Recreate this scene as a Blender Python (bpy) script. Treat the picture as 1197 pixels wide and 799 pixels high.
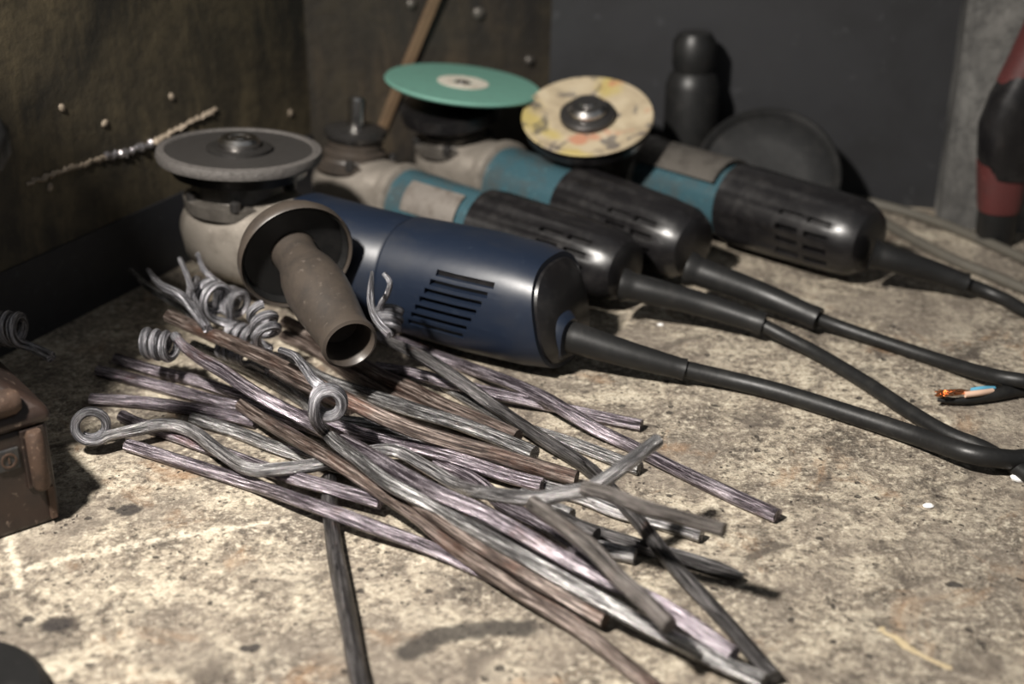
import bpy, bmesh, math, random
import numpy as np
from mathutils import Vector, Matrix, Quaternion

for o in list(bpy.data.objects):
    bpy.data.objects.remove(o)
SC = bpy.context.scene
COL = SC.collection
random.seed(7)
PI = math.pi

# ------------------------------------------------------------------ camera
W, HPX, FPX = 1197.0, 799.0, 1662.0
CAMH = 0.40
PITCH = math.radians(25.0)
CP, SP = math.cos(PITCH), math.sin(PITCH)
cd = bpy.data.cameras.new('camera')
cam = bpy.data.objects.new('camera', cd)
COL.objects.link(cam)
cam.location = (0, 0, CAMH)
cam.rotation_euler = (PI / 2 - PITCH, 0, 0)
cd.sensor_width = 36.0
cd.lens = 36.0 * FPX / W
cd.clip_start = 0.01
cd.dof.use_dof = True
cd.dof.focus_distance = 0.795
cd.dof.aperture_fstop = 4.6
SC.camera = cam

# ------------------------------------------------------------------ light
SC.view_settings.view_transform = 'Standard'
SC.view_settings.look = 'None'
SC.view_settings.gamma = 1.0
SC.view_settings.exposure = 0.2
wd = bpy.data.worlds.new('world')
SC.world = wd
wd.use_nodes = True
wd.node_tree.nodes['Background'].inputs[0].default_value = (0.92, 0.96, 1.0, 1)
wd.node_tree.nodes['Background'].inputs[1].default_value = 0.16

ld = bpy.data.lights.new('work_lamp', 'SPOT')
ld.energy = 100.0
ld.color = (1.0, 0.945, 0.875)
ld.shadow_soft_size = 0.035
ld.spot_size = math.radians(70)
ld.spot_blend = 1.0
lamp = bpy.data.objects.new('work_lamp', ld)
COL.objects.link(lamp)
lamp.location = (-0.38, 0.26, 0.80)
lamp.rotation_euler = (Vector((0.03, 0.76, 0.0)) - Vector(lamp.location)).to_track_quat('-Z', 'Y').to_euler()


# ------------------------------------------------------------------ pixel helpers
def ray(u, v):
    dx = (u - W / 2) / FPX
    dy = (HPX / 2 - v) / FPX
    return Vector((dx, CP + dy * SP, -SP + dy * CP))


def gp(u, v, z=0.0):
    d = ray(u, v)
    t = (z - CAMH) / d.z
    return Vector((d.x * t, d.y * t, z))


def on_plane(u, v, p, n):
    d = ray(u, v)
    c = Vector((0, 0, CAMH))
    t = (p - c).dot(n) / d.dot(n)
    return c + d * t


# ------------------------------------------------------------------ materials
def new_mat(name):
    m = bpy.data.materials.new(name)
    m.use_nodes = True
    nt = m.node_tree
    return m, nt, nt.nodes['Principled BSDF']


class NB:
    """small node builder"""
    def __init__(self, nt):
        self.nt = nt

    def n(self, typ, **kw):
        x = self.nt.nodes.new(typ)
        for k, v in kw.items():
            setattr(x, k, v)
        return x

    def link(self, a, b):
        self.nt.links.new(a, b)

    def coord(self, which='Object', scale=(1, 1, 1), loc=(0, 0, 0)):
        t = self.n('ShaderNodeTexCoord')
        mp = self.n('ShaderNodeMapping')
        mp.inputs['Scale'].default_value = scale
        mp.inputs['Location'].default_value = loc
        self.link(t.outputs[which], mp.inputs['Vector'])
        return mp.outputs[0]

    def noise(self, vec, scale, detail=6, rough=0.6, dist=0.0):
        x = self.n('ShaderNodeTexNoise')
        x.inputs['Scale'].default_value = scale
        x.inputs['Detail'].default_value = detail
        x.inputs['Roughness'].default_value = rough
        x.inputs['Distortion'].default_value = dist
        self.link(vec, x.inputs['Vector'])
        return x.outputs['Fac']

    def voro(self, vec, scale, feature='F1', out='Distance', rand=1.0):
        x = self.n('ShaderNodeTexVoronoi', feature=feature)
        x.inputs['Scale'].default_value = scale
        x.inputs['Randomness'].default_value = rand
        self.link(vec, x.inputs['Vector'])
        return x.outputs[out]

    def ramp(self, fac, stops, interp='LINEAR'):
        r = self.n('ShaderNodeValToRGB')
        r.color_ramp.interpolation = interp
        el = r.color_ramp.elements
        while len(el) < len(stops):
            el.new(0.5)
        for e, (p, c) in zip(el, stops):
            e.position = p
            e.color = (*c, 1) if len(c) == 3 else c
        self.link(fac, r.inputs[0])
        return r.outputs[0]

    def step(self, fac, a, b):
        r = self.n('ShaderNodeMapRange')
        r.inputs[1].default_value = a
        r.inputs[2].default_value = b
        r.clamp = True
        self.link(fac, r.inputs[0])
        return r.outputs[0]

    def mix(self, fac, a, b, mode='MIX'):
        x = self.n('ShaderNodeMix', data_type='RGBA', blend_type=mode)
        for sock, val in ((x.inputs[0], fac), (x.inputs[6], a), (x.inputs[7], b)):
            if hasattr(val, 'links'):
                self.link(val, sock)
            elif isinstance(val, (int, float)):
                sock.default_value = val
            else:
                sock.default_value = (*val, 1)
        return x.outputs[2]

    def math(self, op, a, b=None, c=None):
        x = self.n('ShaderNodeMath', operation=op)
        for i, val in enumerate((a, b, c)):
            if val is None:
                continue
            if hasattr(val, 'links'):
                self.link(val, x.inputs[i])
            else:
                x.inputs[i].default_value = val
        return x.outputs[0]

    def bump(self, h, strength=0.3, dist=0.001, bsdf=None, prev=None):
        x = self.n('ShaderNodeBump')
        x.inputs['Strength'].default_value = strength
        x.inputs['Distance'].default_value = dist
        self.link(h, x.inputs['Height'])
        if prev is not None:
            self.link(prev, x.inputs['Normal'])
        if bsdf is not None:
            self.link(x.outputs[0], bsdf.inputs['Normal'])
        return x.outputs[0]


def worn(name, base, dirt=(0.10, 0.09, 0.075), amount=0.5, rough=0.5, metal=0.0, scale=40, bump=0.15,
         edge=None, spec=0.5):
    """painted / plastic / cast surface with smudges and scuffs"""
    m, nt, b = new_mat(name)
    q = NB(nt)
    v = q.coord('Object')
    f = q.noise(v, scale, 8, 0.65, 0.3)
    f2 = q.noise(v, scale * 5, 4, 0.6)
    lo = 0.62 - 0.25 * amount
    c = q.mix(q.math('MULTIPLY', q.step(f, lo, lo + 0.22), amount), base, dirt)
    c = q.mix(q.step(f2, 0.62, 0.75), c, edge if edge else tuple(min(1, x * 1.5 + 0.01) for x in base))
    q.link(c, b.inputs['Base Color'])
    q.link(q.math('ADD', q.math('MULTIPLY', f, 0.3), rough - 0.15), b.inputs['Roughness'])
    b.inputs['Metallic'].default_value = metal
    b.inputs['Specular IOR Level'].default_value = spec
    q.bump(q.math('ADD', f, q.math('MULTIPLY', f2, 0.5)), bump, 0.001, b)
    return m


def segdist(q, sep, a, b):
    """distance in the floor plane from the shading point to a segment"""
    ax, ay = a
    bx, by = b
    dx, dy = bx - ax, by - ay
    L2 = dx * dx + dy * dy + 1e-12
    px = q.math('SUBTRACT', sep.outputs[0], ax)
    py = q.math('SUBTRACT', sep.outputs[1], ay)
    t = q.math('ADD', q.math('MULTIPLY', px, dx / L2), q.math('MULTIPLY', py, dy / L2))
    t = q.math('MINIMUM', q.math('MAXIMUM', t, 0.0), 1.0)
    ex = q.math('SUBTRACT', px, q.math('MULTIPLY', t, dx))
    ey = q.math('SUBTRACT', py, q.math('MULTIPLY', t, dy))
    return q.math('SQRT', q.math('ADD', q.math('MULTIPLY', ex, ex), q.math('MULTIPLY', ey, ey)))


def mat_slab():
    m, nt, b = new_mat('worn_slab')
    q = NB(nt)
    v = q.coord('Object')
    big = q.noise(v, 8, 7, 0.65, 0.6)
    mid = q.noise(v, 34, 9, 0.75, 0.6)
    fine = q.noise(v, 210, 8, 0.75, 0.3)
    grit = q.noise(v, 620, 4, 0.7)
    c = q.ramp(mid, [(0.36, (0.075, 0.062, 0.048)), (0.46, (0.225, 0.187, 0.145)), (0.54, (0.40, 0.345, 0.265)),
                     (0.66, (0.55, 0.49, 0.385))])
    c = q.mix(q.math('MULTIPLY', q.step(big, 0.49, 0.60), 0.8), c, (0.155, 0.13, 0.105))
    c = q.mix(q.math('MULTIPLY', q.step(fine, 0.48, 0.38), 0.9), c, (0.06, 0.05, 0.04))
    c = q.mix(q.math('MULTIPLY', q.step(fine, 0.52, 0.62), 0.7), c, (0.68, 0.615, 0.49))
    c = q.mix(q.math('MULTIPLY', q.step(grit, 0.46, 0.34), 0.6), c, (0.05, 0.042, 0.034))
    c = q.mix(q.math('MULTIPLY', q.step(grit, 0.56, 0.68), 0.45), c, (0.78, 0.73, 0.62))
    # rusty patches
    rust = q.noise(q.coord('Object', loc=(3.1, 1.7, 0)), 17, 6, 0.7, 0.6)
    c = q.mix(q.math('MULTIPLY', q.step(rust, 0.58, 0.70), 0.5), c, (0.30, 0.16, 0.07))
    # oil patches
    oil = q.noise(q.coord('Object', loc=(7.7, 4.2, 0)), 26, 7, 0.7, 0.8)
    c = q.mix(q.math('MULTIPLY', q.step(oil, 0.53, 0.64), 0.8), c, (0.06, 0.049, 0.041))
    sm = q.noise(q.coord('Object', loc=(1.3, 8.8, 0)), 13, 5, 0.6, 1.0)
    c = q.mix(q.math('MULTIPLY', q.step(sm, 0.48, 0.62), 0.5), c, (0.19, 0.16, 0.13))
    # small round pits
    wob = q.n('ShaderNodeVectorMath', operation='ADD')
    q.link(v, wob.inputs[0])
    nz = q.n('ShaderNodeTexNoise')
    nz.inputs['Scale'].default_value = 160
    q.link(v, nz.inputs['Vector'])
    sc = q.n('ShaderNodeVectorMath', operation='MULTIPLY_ADD')
    q.link(nz.outputs['Color'], sc.inputs[0])
    sc.inputs[1].default_value = (0.006, 0.006, 0.0)
    sc.inputs[2].default_value = (-0.003, -0.003, 0.0)
    q.link(sc.outputs[0], wob.inputs[1])
    pit = q.voro(wob.outputs[0], 75)
    pitm = q.step(pit, 0.16, 0.10)
    sel = q.step(q.noise(v, 24, 2), 0.44, 0.52)
    pitm = q.math('MULTIPLY', pitm, sel)
    pit2 = q.step(q.voro(wob.outputs[0], 210), 0.20, 0.12)
    pitm = q.math('MAXIMUM', pitm, q.math('MULTIPLY', pit2, q.step(q.noise(q.coord('Object', loc=(4, 4, 0)), 40, 3), 0.50, 0.56)))
    c = q.mix(q.math('MULTIPLY', pitm, 0.85), c, (0.03, 0.025, 0.022))
    sep = q.n('ShaderNodeSeparateXYZ')
    q.link(wob.outputs[0], sep.inputs[0])
    # pale scratch lines
    def poly(pts):
        d = None
        g = [gp(*p) for p in pts]
        for a, e in zip(g, g[1:]):
            s = segdist(q, sep, (a.x, a.y), (e.x, e.y))
            d = s if d is None else q.math('MINIMUM', d, s)
        return d
    sl = poly([(15, 668), (110, 645), (215, 625), (330, 608)])
    s2 = poly([(10, 628), (24, 685)])
    c = q.mix(q.math('MULTIPLY', q.math('MULTIPLY', q.step(q.math('MINIMUM', sl, s2), 0.0038, 0.0008), q.step(fine, 0.38, 0.56)), 0.65), c, (0.78, 0.70, 0.56))
    s3 = poly([(1030, 735), (1075, 765), (1110, 780)])
    c = q.mix(q.math('MULTIPLY', q.step(s3, 0.0022, 0.001), 0.7), c, (0.62, 0.50, 0.30))
    # curved dark mark and two round tar spots
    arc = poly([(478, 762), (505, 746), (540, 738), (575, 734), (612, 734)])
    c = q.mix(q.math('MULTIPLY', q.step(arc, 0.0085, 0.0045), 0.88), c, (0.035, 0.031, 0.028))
    for (u, w, r) in ((150, 596, 0.0068), (66, 730, 0.0075), (293, 757, 0.004), (33, 722, 0.003), (1118, 683, 0.003)):
        p = gp(u, w)
        sd = segdist(q, sep, (p.x - 0.001, p.y), (p.x + 0.001, p.y))
        c = q.mix(q.math('MULTIPLY', q.step(sd, r, r * 0.6), 0.9), c, (0.03, 0.026, 0.025))
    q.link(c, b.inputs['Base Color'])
    b.inputs['Roughness'].default_value = 0.82
    b.inputs['Specular IOR Level'].default_value = 0.3
    h = q.math('ADD', q.math('MULTIPLY', mid, 0.6), q.math('MULTIPLY', fine, 0.6))
    h = q.math('SUBTRACT', q.math('ADD', h, q.math('MULTIPLY', grit, 0.25)), q.math('MULTIPLY', pitm, 0.5))
    q.bump(h, 0.9, 0.0035, b)
    return m


def mat_rod(name, dark, mid, light, rust=0.15, metal=0.55, rough=0.42, rustc=(0.20, 0.075, 0.035)):
    m, nt, b = new_mat(name)
    q = NB(nt)
    oi = q.n('ShaderNodeObjectInfo')
    t = q.n('ShaderNodeTexCoord')
    mp = q.n('ShaderNodeMapping')
    mp.inputs['Scale'].default_value = (3.6, 2.0, 1)
    q.link(t.outputs['UV'], mp.inputs['Vector'])
    add = q.n('ShaderNodeVectorMath', operation='ADD')
    q.link(mp.outputs[0], add.inputs[0])
    cmb = q.n('ShaderNodeCombineXYZ')
    q.link(q.math('MULTIPLY', oi.outputs['Random'], 37.0), cmb.inputs[0])
    q.link(q.math('MULTIPLY', oi.outputs['Random'], 11.0), cmb.inputs[2])
    q.link(cmb.outputs[0], add.inputs[1])
    v = add.outputs[0]
    f = q.noise(v, 9, 8, 0.7, 0.3)           # long streaks: y (round the rod) runs fast, x slow
    g = q.noise(v, 22, 5, 0.7)
    mp2 = q.n('ShaderNodeMapping')
    mp2.inputs['Scale'].default_value = (5, 0.3, 1)
    q.link(v, mp2.inputs['Vector'])
    p = q.noise(mp2.outputs[0], 1.0, 6, 0.65)
    c = q.ramp(f, [(0.36, dark), (0.48, mid), (0.60, light)])
    c = q.mix(q.math('MULTIPLY', q.step(p, 0.62 - rust * 0.35, 0.80 - rust * 0.35), 0.85), c, rustc)
    c = q.mix(q.math('MULTIPLY', q.step(g, 0.50, 0.39), 0.9), c, tuple(x * 0.35 for x in dark))
    q.link(c, b.inputs['Base Color'])
    b.inputs['Metallic'].default_value = metal
    q.link(q.math('ADD', q.math('MULTIPLY', g, 0.40), rough - 0.31), b.inputs['Roughness'])
    h = q.math('ADD', q.math('MULTIPLY', f, 1.0), q.math('MULTIPLY', g, 0.6))
    q.bump(h, 0.8, 0.0016, b)
    return m


def mat_wall(name, base, dark, light, streak=True, rough=0.6):
    m, nt, b = new_mat(name)
    q = NB(nt)
    v = q.coord('Object')
    vs = q.coord('Object', scale=(1, 1, 0.22))
    a = q.noise(v, 7, 6, 0.65, 0.4)
    s = q.noise(vs, 26, 6, 0.65, 0.3)
    f = q.noise(v, 90, 5, 0.65)
    c = q.mix(q.step(a, 0.40, 0.62), dark, base)
    c = q.mix(q.math('MULTIPLY', q.step(s, 0.50, 0.68), 0.55), c, light)
    c = q.mix(q.math('MULTIPLY', q.step(f, 0.52, 0.36), 0.5), c, dark)
    q.link(c, b.inputs['Base Color'])
    b.inputs['Roughness'].default_value = rough
    q.bump(q.math('ADD', f, q.math('MULTIPLY', s, 0.6)), 0.5, 0.002, b)
    return m


M = {}
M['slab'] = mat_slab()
M['rod_grey'] = mat_rod('forged_grey_steel', (0.020, 0.0195, 0.020), (0.125, 0.122, 0.122), (0.62, 0.61, 0.605), 0.0, 0.7, 0.36)
M['rod_purple'] = mat_rod('heat_tinted_steel', (0.023, 0.019, 0.0225), (0.132, 0.110, 0.128), (0.61, 0.55, 0.60), 0.04, 0.7, 0.36)
M['rod_dark'] = mat_rod('dark_scaled_steel', (0.014, 0.013, 0.013), (0.05, 0.047, 0.047), (0.17, 0.16, 0.16), 0.03, 0.6, 0.42)
M['rod_rust'] = mat_rod('rusty_steel', (0.021, 0.0155, 0.0135), (0.092, 0.066, 0.055), (0.38, 0.315, 0.28), 0.36, 0.5, 0.44, (0.125, 0.058, 0.038))
M['rod_brown'] = mat_rod('brown_scaled_steel', (0.016, 0.0145, 0.014), (0.07, 0.060, 0.054), (0.26, 0.235, 0.22), 0.24, 0.55, 0.42, (0.10, 0.050, 0.032))
M['rod_bright'] = mat_rod('bright_steel', (0.05, 0.048, 0.05), (0.24, 0.235, 0.24), (0.68, 0.66, 0.66), 0.0, 0.7, 0.34)
M['rod_coil'] = mat_rod('blued_steel', (0.028, 0.028, 0.031), (0.17, 0.168, 0.182), (0.62, 0.61, 0.65), 0.0, 0.65, 0.36)
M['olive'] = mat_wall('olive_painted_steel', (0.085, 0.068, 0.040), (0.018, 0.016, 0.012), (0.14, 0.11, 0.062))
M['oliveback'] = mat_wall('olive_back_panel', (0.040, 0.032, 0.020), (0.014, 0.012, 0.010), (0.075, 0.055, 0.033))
M['navy'] = worn('dark_blue_band', (0.015, 0.016, 0.020), (0.012, 0.012, 0.013), 0.6, 0.6)
M['sheet'] = worn('dark_steel_sheet', (0.022, 0.0225, 0.025), (0.010, 0.010, 0.011), 0.7, 0.55, 0.3, 12, 0.05)
M['plaster'] = mat_wall('dirty_plaster', (0.16, 0.155, 0.145), (0.02, 0.02, 0.02), (0.24, 0.235, 0.22), True, 0.85)
M['weld'] = worn('weld_metal', (0.70, 0.67, 0.69), (0.12, 0.10, 0.09), 0.6, 0.26, 0.9, 220, 0.6)
M['chip'] = worn('bare_chip', (0.27, 0.22, 0.165), (0.08, 0.06, 0.04), 0.6, 0.7, 0, 200, 0.5)
M['blue'] = worn('dark_blue_plastic', (0.0065, 0.011, 0.022), (0.018, 0.019, 0.022), 0.45, 0.42, 0, 22, 0.10, edge=(0.012, 0.018, 0.030))
M['teal'] = worn('teal_plastic', (0.031, 0.068, 0.083), (0.05, 0.047, 0.042), 0.7, 0.28, 0, 45, 0.08, edge=(0.07, 0.14, 0.155))
M['black'] = worn('black_plastic', (0.007, 0.0065, 0.007), (0.026, 0.024, 0.023), 0.5, 0.34, 0, 60, 0.12, edge=(0.018, 0.017, 0.018))
M['rubber'] = worn('black_rubber', (0.009, 0.009, 0.009), (0.025, 0.023, 0.021), 0.4, 0.44, 0, 60, 0.12, spec=0.35, edge=(0.016, 0.015, 0.015))
M['cable'] = worn('cable_rubber', (0.009, 0.009, 0.009), (0.022, 0.021, 0.019), 0.5, 0.45, 0, 90, 0.15, spec=0.35)
M['oldcable'] = worn('dusty_cable', (0.075, 0.068, 0.055), (0.03, 0.028, 0.025), 0.5, 0.6, 0, 60, 0.1)
M['cast'] = worn('cast_aluminium', (0.24, 0.215, 0.185), (0.08, 0.068, 0.055), 0.6, 0.46, 0.35, 55, 0.25)
M['castdark'] = worn('greasy_cast_metal', (0.11, 0.10, 0.088), (0.035, 0.03, 0.026), 0.7, 0.42, 0.4, 60, 0.3)
M['chrome'] = worn('bright_nut_steel', (0.55, 0.53, 0.51), (0.2, 0.18, 0.16), 0.4, 0.22, 1.0, 80, 0.08)
M['darksteel'] = worn('dark_steel', (0.06, 0.057, 0.055), (0.02, 0.02, 0.02), 0.5, 0.36, 0.7, 60, 0.15)
M['grip'] = worn('brown_dusty_rubber', (0.046, 0.037, 0.030), (0.020, 0.017, 0.015), 0.7, 0.44, 0, 45, 0.15)
M['plate'] = worn('scuffed_silver_plate', (0.26, 0.235, 0.21), (0.09, 0.07, 0.055), 0.7, 0.36, 0.5, 90, 0.1)
M['boxpaint'] = worn('brown_chipped_paint', (0.026, 0.016, 0.0125), (0.010, 0.008, 0.0075), 0.7, 0.42, 0.1, 40, 0.4, edge=(0.16, 0.12, 0.095))
M['rustmetal'] = worn('rusty_latch_metal', (0.070, 0.043, 0.030), (0.02, 0.014, 0.011), 0.6, 0.6, 0.3, 120, 0.5, edge=(0.26, 0.18, 0.13))
M['emblem'] = worn('dark_emblem_plate', (0.035, 0.035, 0.036), (0.09, 0.08, 0.07), 0.5, 0.4, 0.4, 150, 0.2)
M['wood'] = worn('old_wood', (0.14, 0.09, 0.05), (0.06, 0.04, 0.022), 0.6, 0.7, 0, 50, 0.3)
M['red'] = worn('dull_red_rubber', (0.070, 0.017, 0.016), (0.03, 0.016, 0.015), 0.5, 0.55, 0, 40, 0.1)
M['greendisc'] = worn('green_abrasive', (0.098, 0.225, 0.180), (0.08, 0.165, 0.135), 0.5, 0.7, 0, 120, 0.3, edge=(0.16, 0.30, 0.25))
M['greydisc'] = worn('dark_abrasive', (0.022, 0.020, 0.0185), (0.014, 0.0125, 0.0115), 0.5, 0.62, 0, 140, 0.5)
M['gritedge'] = worn('worn_abrasive_rim', (0.085, 0.078, 0.073), (0.03, 0.027, 0.024), 0.6, 0.62, 0, 260, 0.9)
M['paper'] = worn('paper_label', (0.50, 0.47, 0.40), (0.28, 0.22, 0.17), 0.6, 0.7, 0, 120, 0.1)
M['copper'] = worn('copper_strand', (0.72, 0.33, 0.16), (0.3, 0.12, 0.06), 0.4, 0.28, 1.0, 300, 0.1)
M['tanwire'] = worn('tan_insulation', (0.58, 0.40, 0.30), (0.3, 0.2, 0.15), 0.3, 0.45)
M['bluewire'] = worn('blue_insulation', (0.10, 0.33, 0.48), (0.05, 0.15, 0.2), 0.3, 0.45)
M['pebble'] = worn('white_crumb', (0.70, 0.69, 0.68), (0.5, 0.48, 0.45), 0.3, 0.7)


def mat_yellow_disc():
    m, nt, b = new_mat('printed_cream_disc')
    q = NB(nt)
    v = q.coord('Object')
    a = q.noise(v, 30, 5, 0.6, 0.6)
    k = q.noise(v, 48, 4, 0.65, 0.8)
    y = q.noise(q.coord('Object', loc=(2, 5, 0)), 22, 3, 0.5)
    c = q.ramp(a, [(0.3, (0.22, 0.175, 0.115)), (0.55, (0.36, 0.30, 0.205)), (0.75, (0.44, 0.385, 0.29))])
    c = q.mix(q.math('MULTIPLY', q.step(y, 0.52, 0.62), 0.8), c, (0.34, 0.27, 0.08))
    o = q.noise(q.coord('Object', loc=(9, 1, 0)), 32, 3, 0.5)
    c = q.mix(q.math('MULTIPLY', q.step(o, 0.58, 0.66), 0.75), c, (0.36, 0.14, 0.08))
    c = q.mix(q.math('MULTIPLY', q.step(k, 0.56, 0.62), 0.7), c, (0.04, 0.04, 0.05))
    q.link(c, b.inputs['Base Color'])
    b.inputs['Roughness'].default_value = 0.6
    return m


M['yellowdisc'] = mat_yellow_disc()


# ------------------------------------------------------------------ mesh helpers
def obj(name, verts, faces, mat, parent=None, smooth=True, uvs=None, sharp=None):
    me = bpy.data.meshes.new(name)
    me.from_pydata([tuple(v) for v in verts], [], faces)
    me.update()
    me.materials.append(mat)
    if smooth:
        me.polygons.foreach_set('use_smooth', [True] * len(me.polygons))
    if uvs is not None:
        ul = me.uv_layers.new(name='UVMap')
        for i, l in enumerate(me.loops):
            ul.data[i].uv = uvs[i]
    o = bpy.data.objects.new(name, me)
    COL.objects.link(o)
    if parent:
        o.parent = parent
    if smooth:
        sm = sharp if sharp else 0.7
        try:
            me.set_sharp_from_angle(angle=sm)
        except Exception:
            pass
    return o


def empty(name, loc=(0, 0, 0), mat=None):
    o = bpy.data.objects.new(name, None)
    o.empty_display_size = 0.02
    COL.objects.link(o)
    if mat is not None:
        o.matrix_world = mat
    else:
        o.location = loc
    return o


def tag(o, label, cat=None, group=None, kind=None):
    o['label'] = label
    if cat:
        o['category'] = cat
    if group:
        o['group'] = group
    if kind:
        o['kind'] = kind
    return o


def loft_data(rings, cap=True):
    n = len(rings[0])
    V, F = [], []
    for r in rings:
        V += [tuple(p) for p in r]
    for i in range(len(rings) - 1):
        for j in range(n):
            a = i * n + j
            b_ = i * n + (j + 1) % n
            F.append((a, b_, b_ + n, a + n))
    if cap:
        F.append(tuple(reversed(range(n))))
        F.append(tuple(range((len(rings) - 1) * n, len(rings) * n)))
    return V, F


def se_ring(x, wy, hz, zc=0.0, yc=0.0, e=2.0, n=40, shear=0.0, ribs=None):
    out = []
    for k in range(n):
        a = 2 * PI * k / n
        c, s = math.cos(a), math.sin(a)
        rr = (abs(c) ** e + abs(s) ** e) ** (-1.0 / e)
        if ribs:
            cnt, amp = ribs
            rr *= 1 - amp * (0.5 + 0.5 * math.tanh(4 * math.cos(cnt * a)))
        y, z = wy * rr * c, hz * rr * s
        out.append((x + shear * z, yc + y, zc + z))
    return out


def loft(name, secs, mat, parent=None, n=40, cap=True, sharp=None):
    """secs: (x, half width, half height, {opts}) along local X"""
    rings = [se_ring(s[0], s[1], s[2], n=n, **(s[3] if len(s) > 3 else {})) for s in secs]
    V, F = loft_data(rings, cap)
    return obj(name, V, F, mat, parent, sharp=sharp)


def lathe(name, prof, mat, parent=None, n=48, mtx=None, sharp=None):
    """prof: (radius, z) from bottom to top, closed on the axis when radius is 0"""
    V, F = [], []
    idx = []
    for r, z in prof:
        if r < 1e-7:
            idx.append([len(V)])
            V.append((0, 0, z))
        else:
            idx.append(list(range(len(V), len(V) + n)))
            V += [(r * math.cos(2 * PI * k / n), r * math.sin(2 * PI * k / n), z) for k in range(n)]
    for a, b_ in zip(idx, idx[1:]):
        for k in range(n):
            k2 = (k + 1) % n
            if len(a) == 1 and len(b_) == 1:
                continue
            if len(a) == 1:
                F.append((a[0], b_[k2], b_[k]))
            elif len(b_) == 1:
                F.append((a[k], a[k2], b_[0]))
            else:
                F.append((a[k], a[k2], b_[k2], b_[k]))
    if mtx is not None:
        V = [tuple(mtx @ Vector(p)) for p in V]
    return obj(name, V, F, mat, parent, sharp=sharp)


def box(name, lo, hi, mat, parent=None, bev=0.0, seg=2, mtx=None):
    bm = bmesh.new()
    bmesh.ops.create_cube(bm, size=1.0)
    for v in bm.verts:
        v.co = Vector([(lo[i] + hi[i]) / 2 + v.co[i] * (hi[i] - lo[i]) for i in range(3)])
    if bev > 0:
        bmesh.ops.bevel(bm, geom=bm.edges[:], offset=bev, segments=seg, profile=0.5, affect='EDGES')
    if mtx is not None:
        bmesh.ops.transform(bm, matrix=mtx, verts=bm.verts[:])
    me = bpy.data.meshes.new(name)
    bm.to_mesh(me)
    bm.free()
    me.materials.append(mat)
    o = bpy.data.objects.new(name, me)
    COL.objects.link(o)
    if parent:
        o.parent = parent
    return o


def prism(name, outline, z0, z1, mat, parent=None, mtx=None, bev=0.0):
    bm = bmesh.new()
    vs = [bm.verts.new((x, y, z0)) for x, y in outline]
    f = bm.faces.new(vs)
    r = bmesh.ops.extrude_face_region(bm, geom=[f])
    for e in r['geom']:
        if isinstance(e, bmesh.types.BMVert):
            e.co.z = z1
    bmesh.ops.recalc_face_normals(bm, faces=bm.faces[:])
    if bev > 0:
        bmesh.ops.bevel(bm, geom=bm.edges[:], offset=bev, segments=2, profile=0.5, affect='EDGES')
    if mtx is not None:
        bmesh.ops.transform(bm, matrix=mtx, verts=bm.verts[:])
    me = bpy.data.meshes.new(name)
    bm.to_mesh(me)
    bm.free()
    me.materials.append(mat)
    o = bpy.data.objects.new(name, me)
    COL.objects.link(o)
    if parent:
        o.parent = parent
    return o


def catmull(P, step):
    P = [np.array(p, float) for p in P]
    if len(P) == 2:
        n = max(2, int(np.linalg.norm(P[1] - P[0]) / step))
        return [P[0] + (P[1] - P[0]) * t for t in np.linspace(0, 1, n + 1)]
    Q = [2 * P[0] - P[1]] + P + [2 * P[-1] - P[-2]]
    out = []
    for i in range(1, len(Q) - 2):
        a, b_, c, d = Q[i - 1], Q[i], Q[i + 1], Q[i + 2]
        n = max(1, int(round(np.linalg.norm((c - b_)) / step)))
        for k in range(n):
            t = k / n
            out.append(0.5 * ((2 * b_) + (-a + c) * t + (2 * a - 5 * b_ + 4 * c - d) * t * t + (-a + 3 * b_ - 3 * c + d) * t ** 3))
    out.append(P[-1])
    return out


def tube_data(path, radii, n=14, rough=0.0, twist=0.0, rng=None, square=0.0, plain=0):
    path = [Vector(p) for p in path]
    T = []
    for i in range(len(path)):
        a = path[max(0, i - 1)]
        b_ = path[min(len(path) - 1, i + 1)]
        T.append((b_ - a).normalized())
    up = Vector((0, 0, 1)) if abs(T[0].z) < 0.9 else Vector((1, 0, 0))
    N = (up - T[0] * up.dot(T[0])).normalized()
    rng = rng or random.Random(1)
    har = [(k, rng.uniform(0.3, 1.0) / math.sqrt(k), rng.uniform(0, 6.28), rng.uniform(-9, 9)) for k in (2, 3, 5, 6, 9)]
    V, S = [], []
    s = 0.0
    for i, p in enumerate(path):
        if i:
            s += (p - path[i - 1]).length
            ax = T[i - 1].cross(T[i])
            if ax.length > 1e-7:
                ang = T[i - 1].angle(T[i])
                N = Quaternion(ax.normalized(), ang) @ N
            N = (N - T[i] * N.dot(T[i])).normalized()
        B = T[i].cross(N)
        S.append(s)
        for k in range(n):
            a = 2 * PI * k / n
            r = radii[i]
            if rough and i >= plain:
                r *= 1 + rough * sum(A * math.sin(h * (a + twist * s) + ph + w * s * 3) for h, A, ph, w in har)
            if square and i >= plain:
                aa = a + twist * s
                r *= 1 + square * (math.cos(4 * aa))
            V.append(p + (N * math.cos(a) + B * math.sin(a)) * r)
    F, UV = [], []
    m = len(path)
    for i in range(m - 1):
        for k in range(n):
            k2 = (k + 1) % n
            F.append((i * n + k, i * n + k2, (i + 1) * n + k2, (i + 1) * n + k))
            u0, u1 = S[i], S[i + 1]
            v0, v1 = k / n, (k + 1) / n
            UV += [(u0, v0), (u0, v1), (u1, v1), (u1, v0)]
    F.append(tuple(reversed(range(n))))
    UV += [(0, k / n) for k in reversed(range(n))]
    F.append(tuple(range((m - 1) * n, m * n)))
    UV += [(S[-1], k / n) for k in range(n)]
    return V, F, UV


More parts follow.
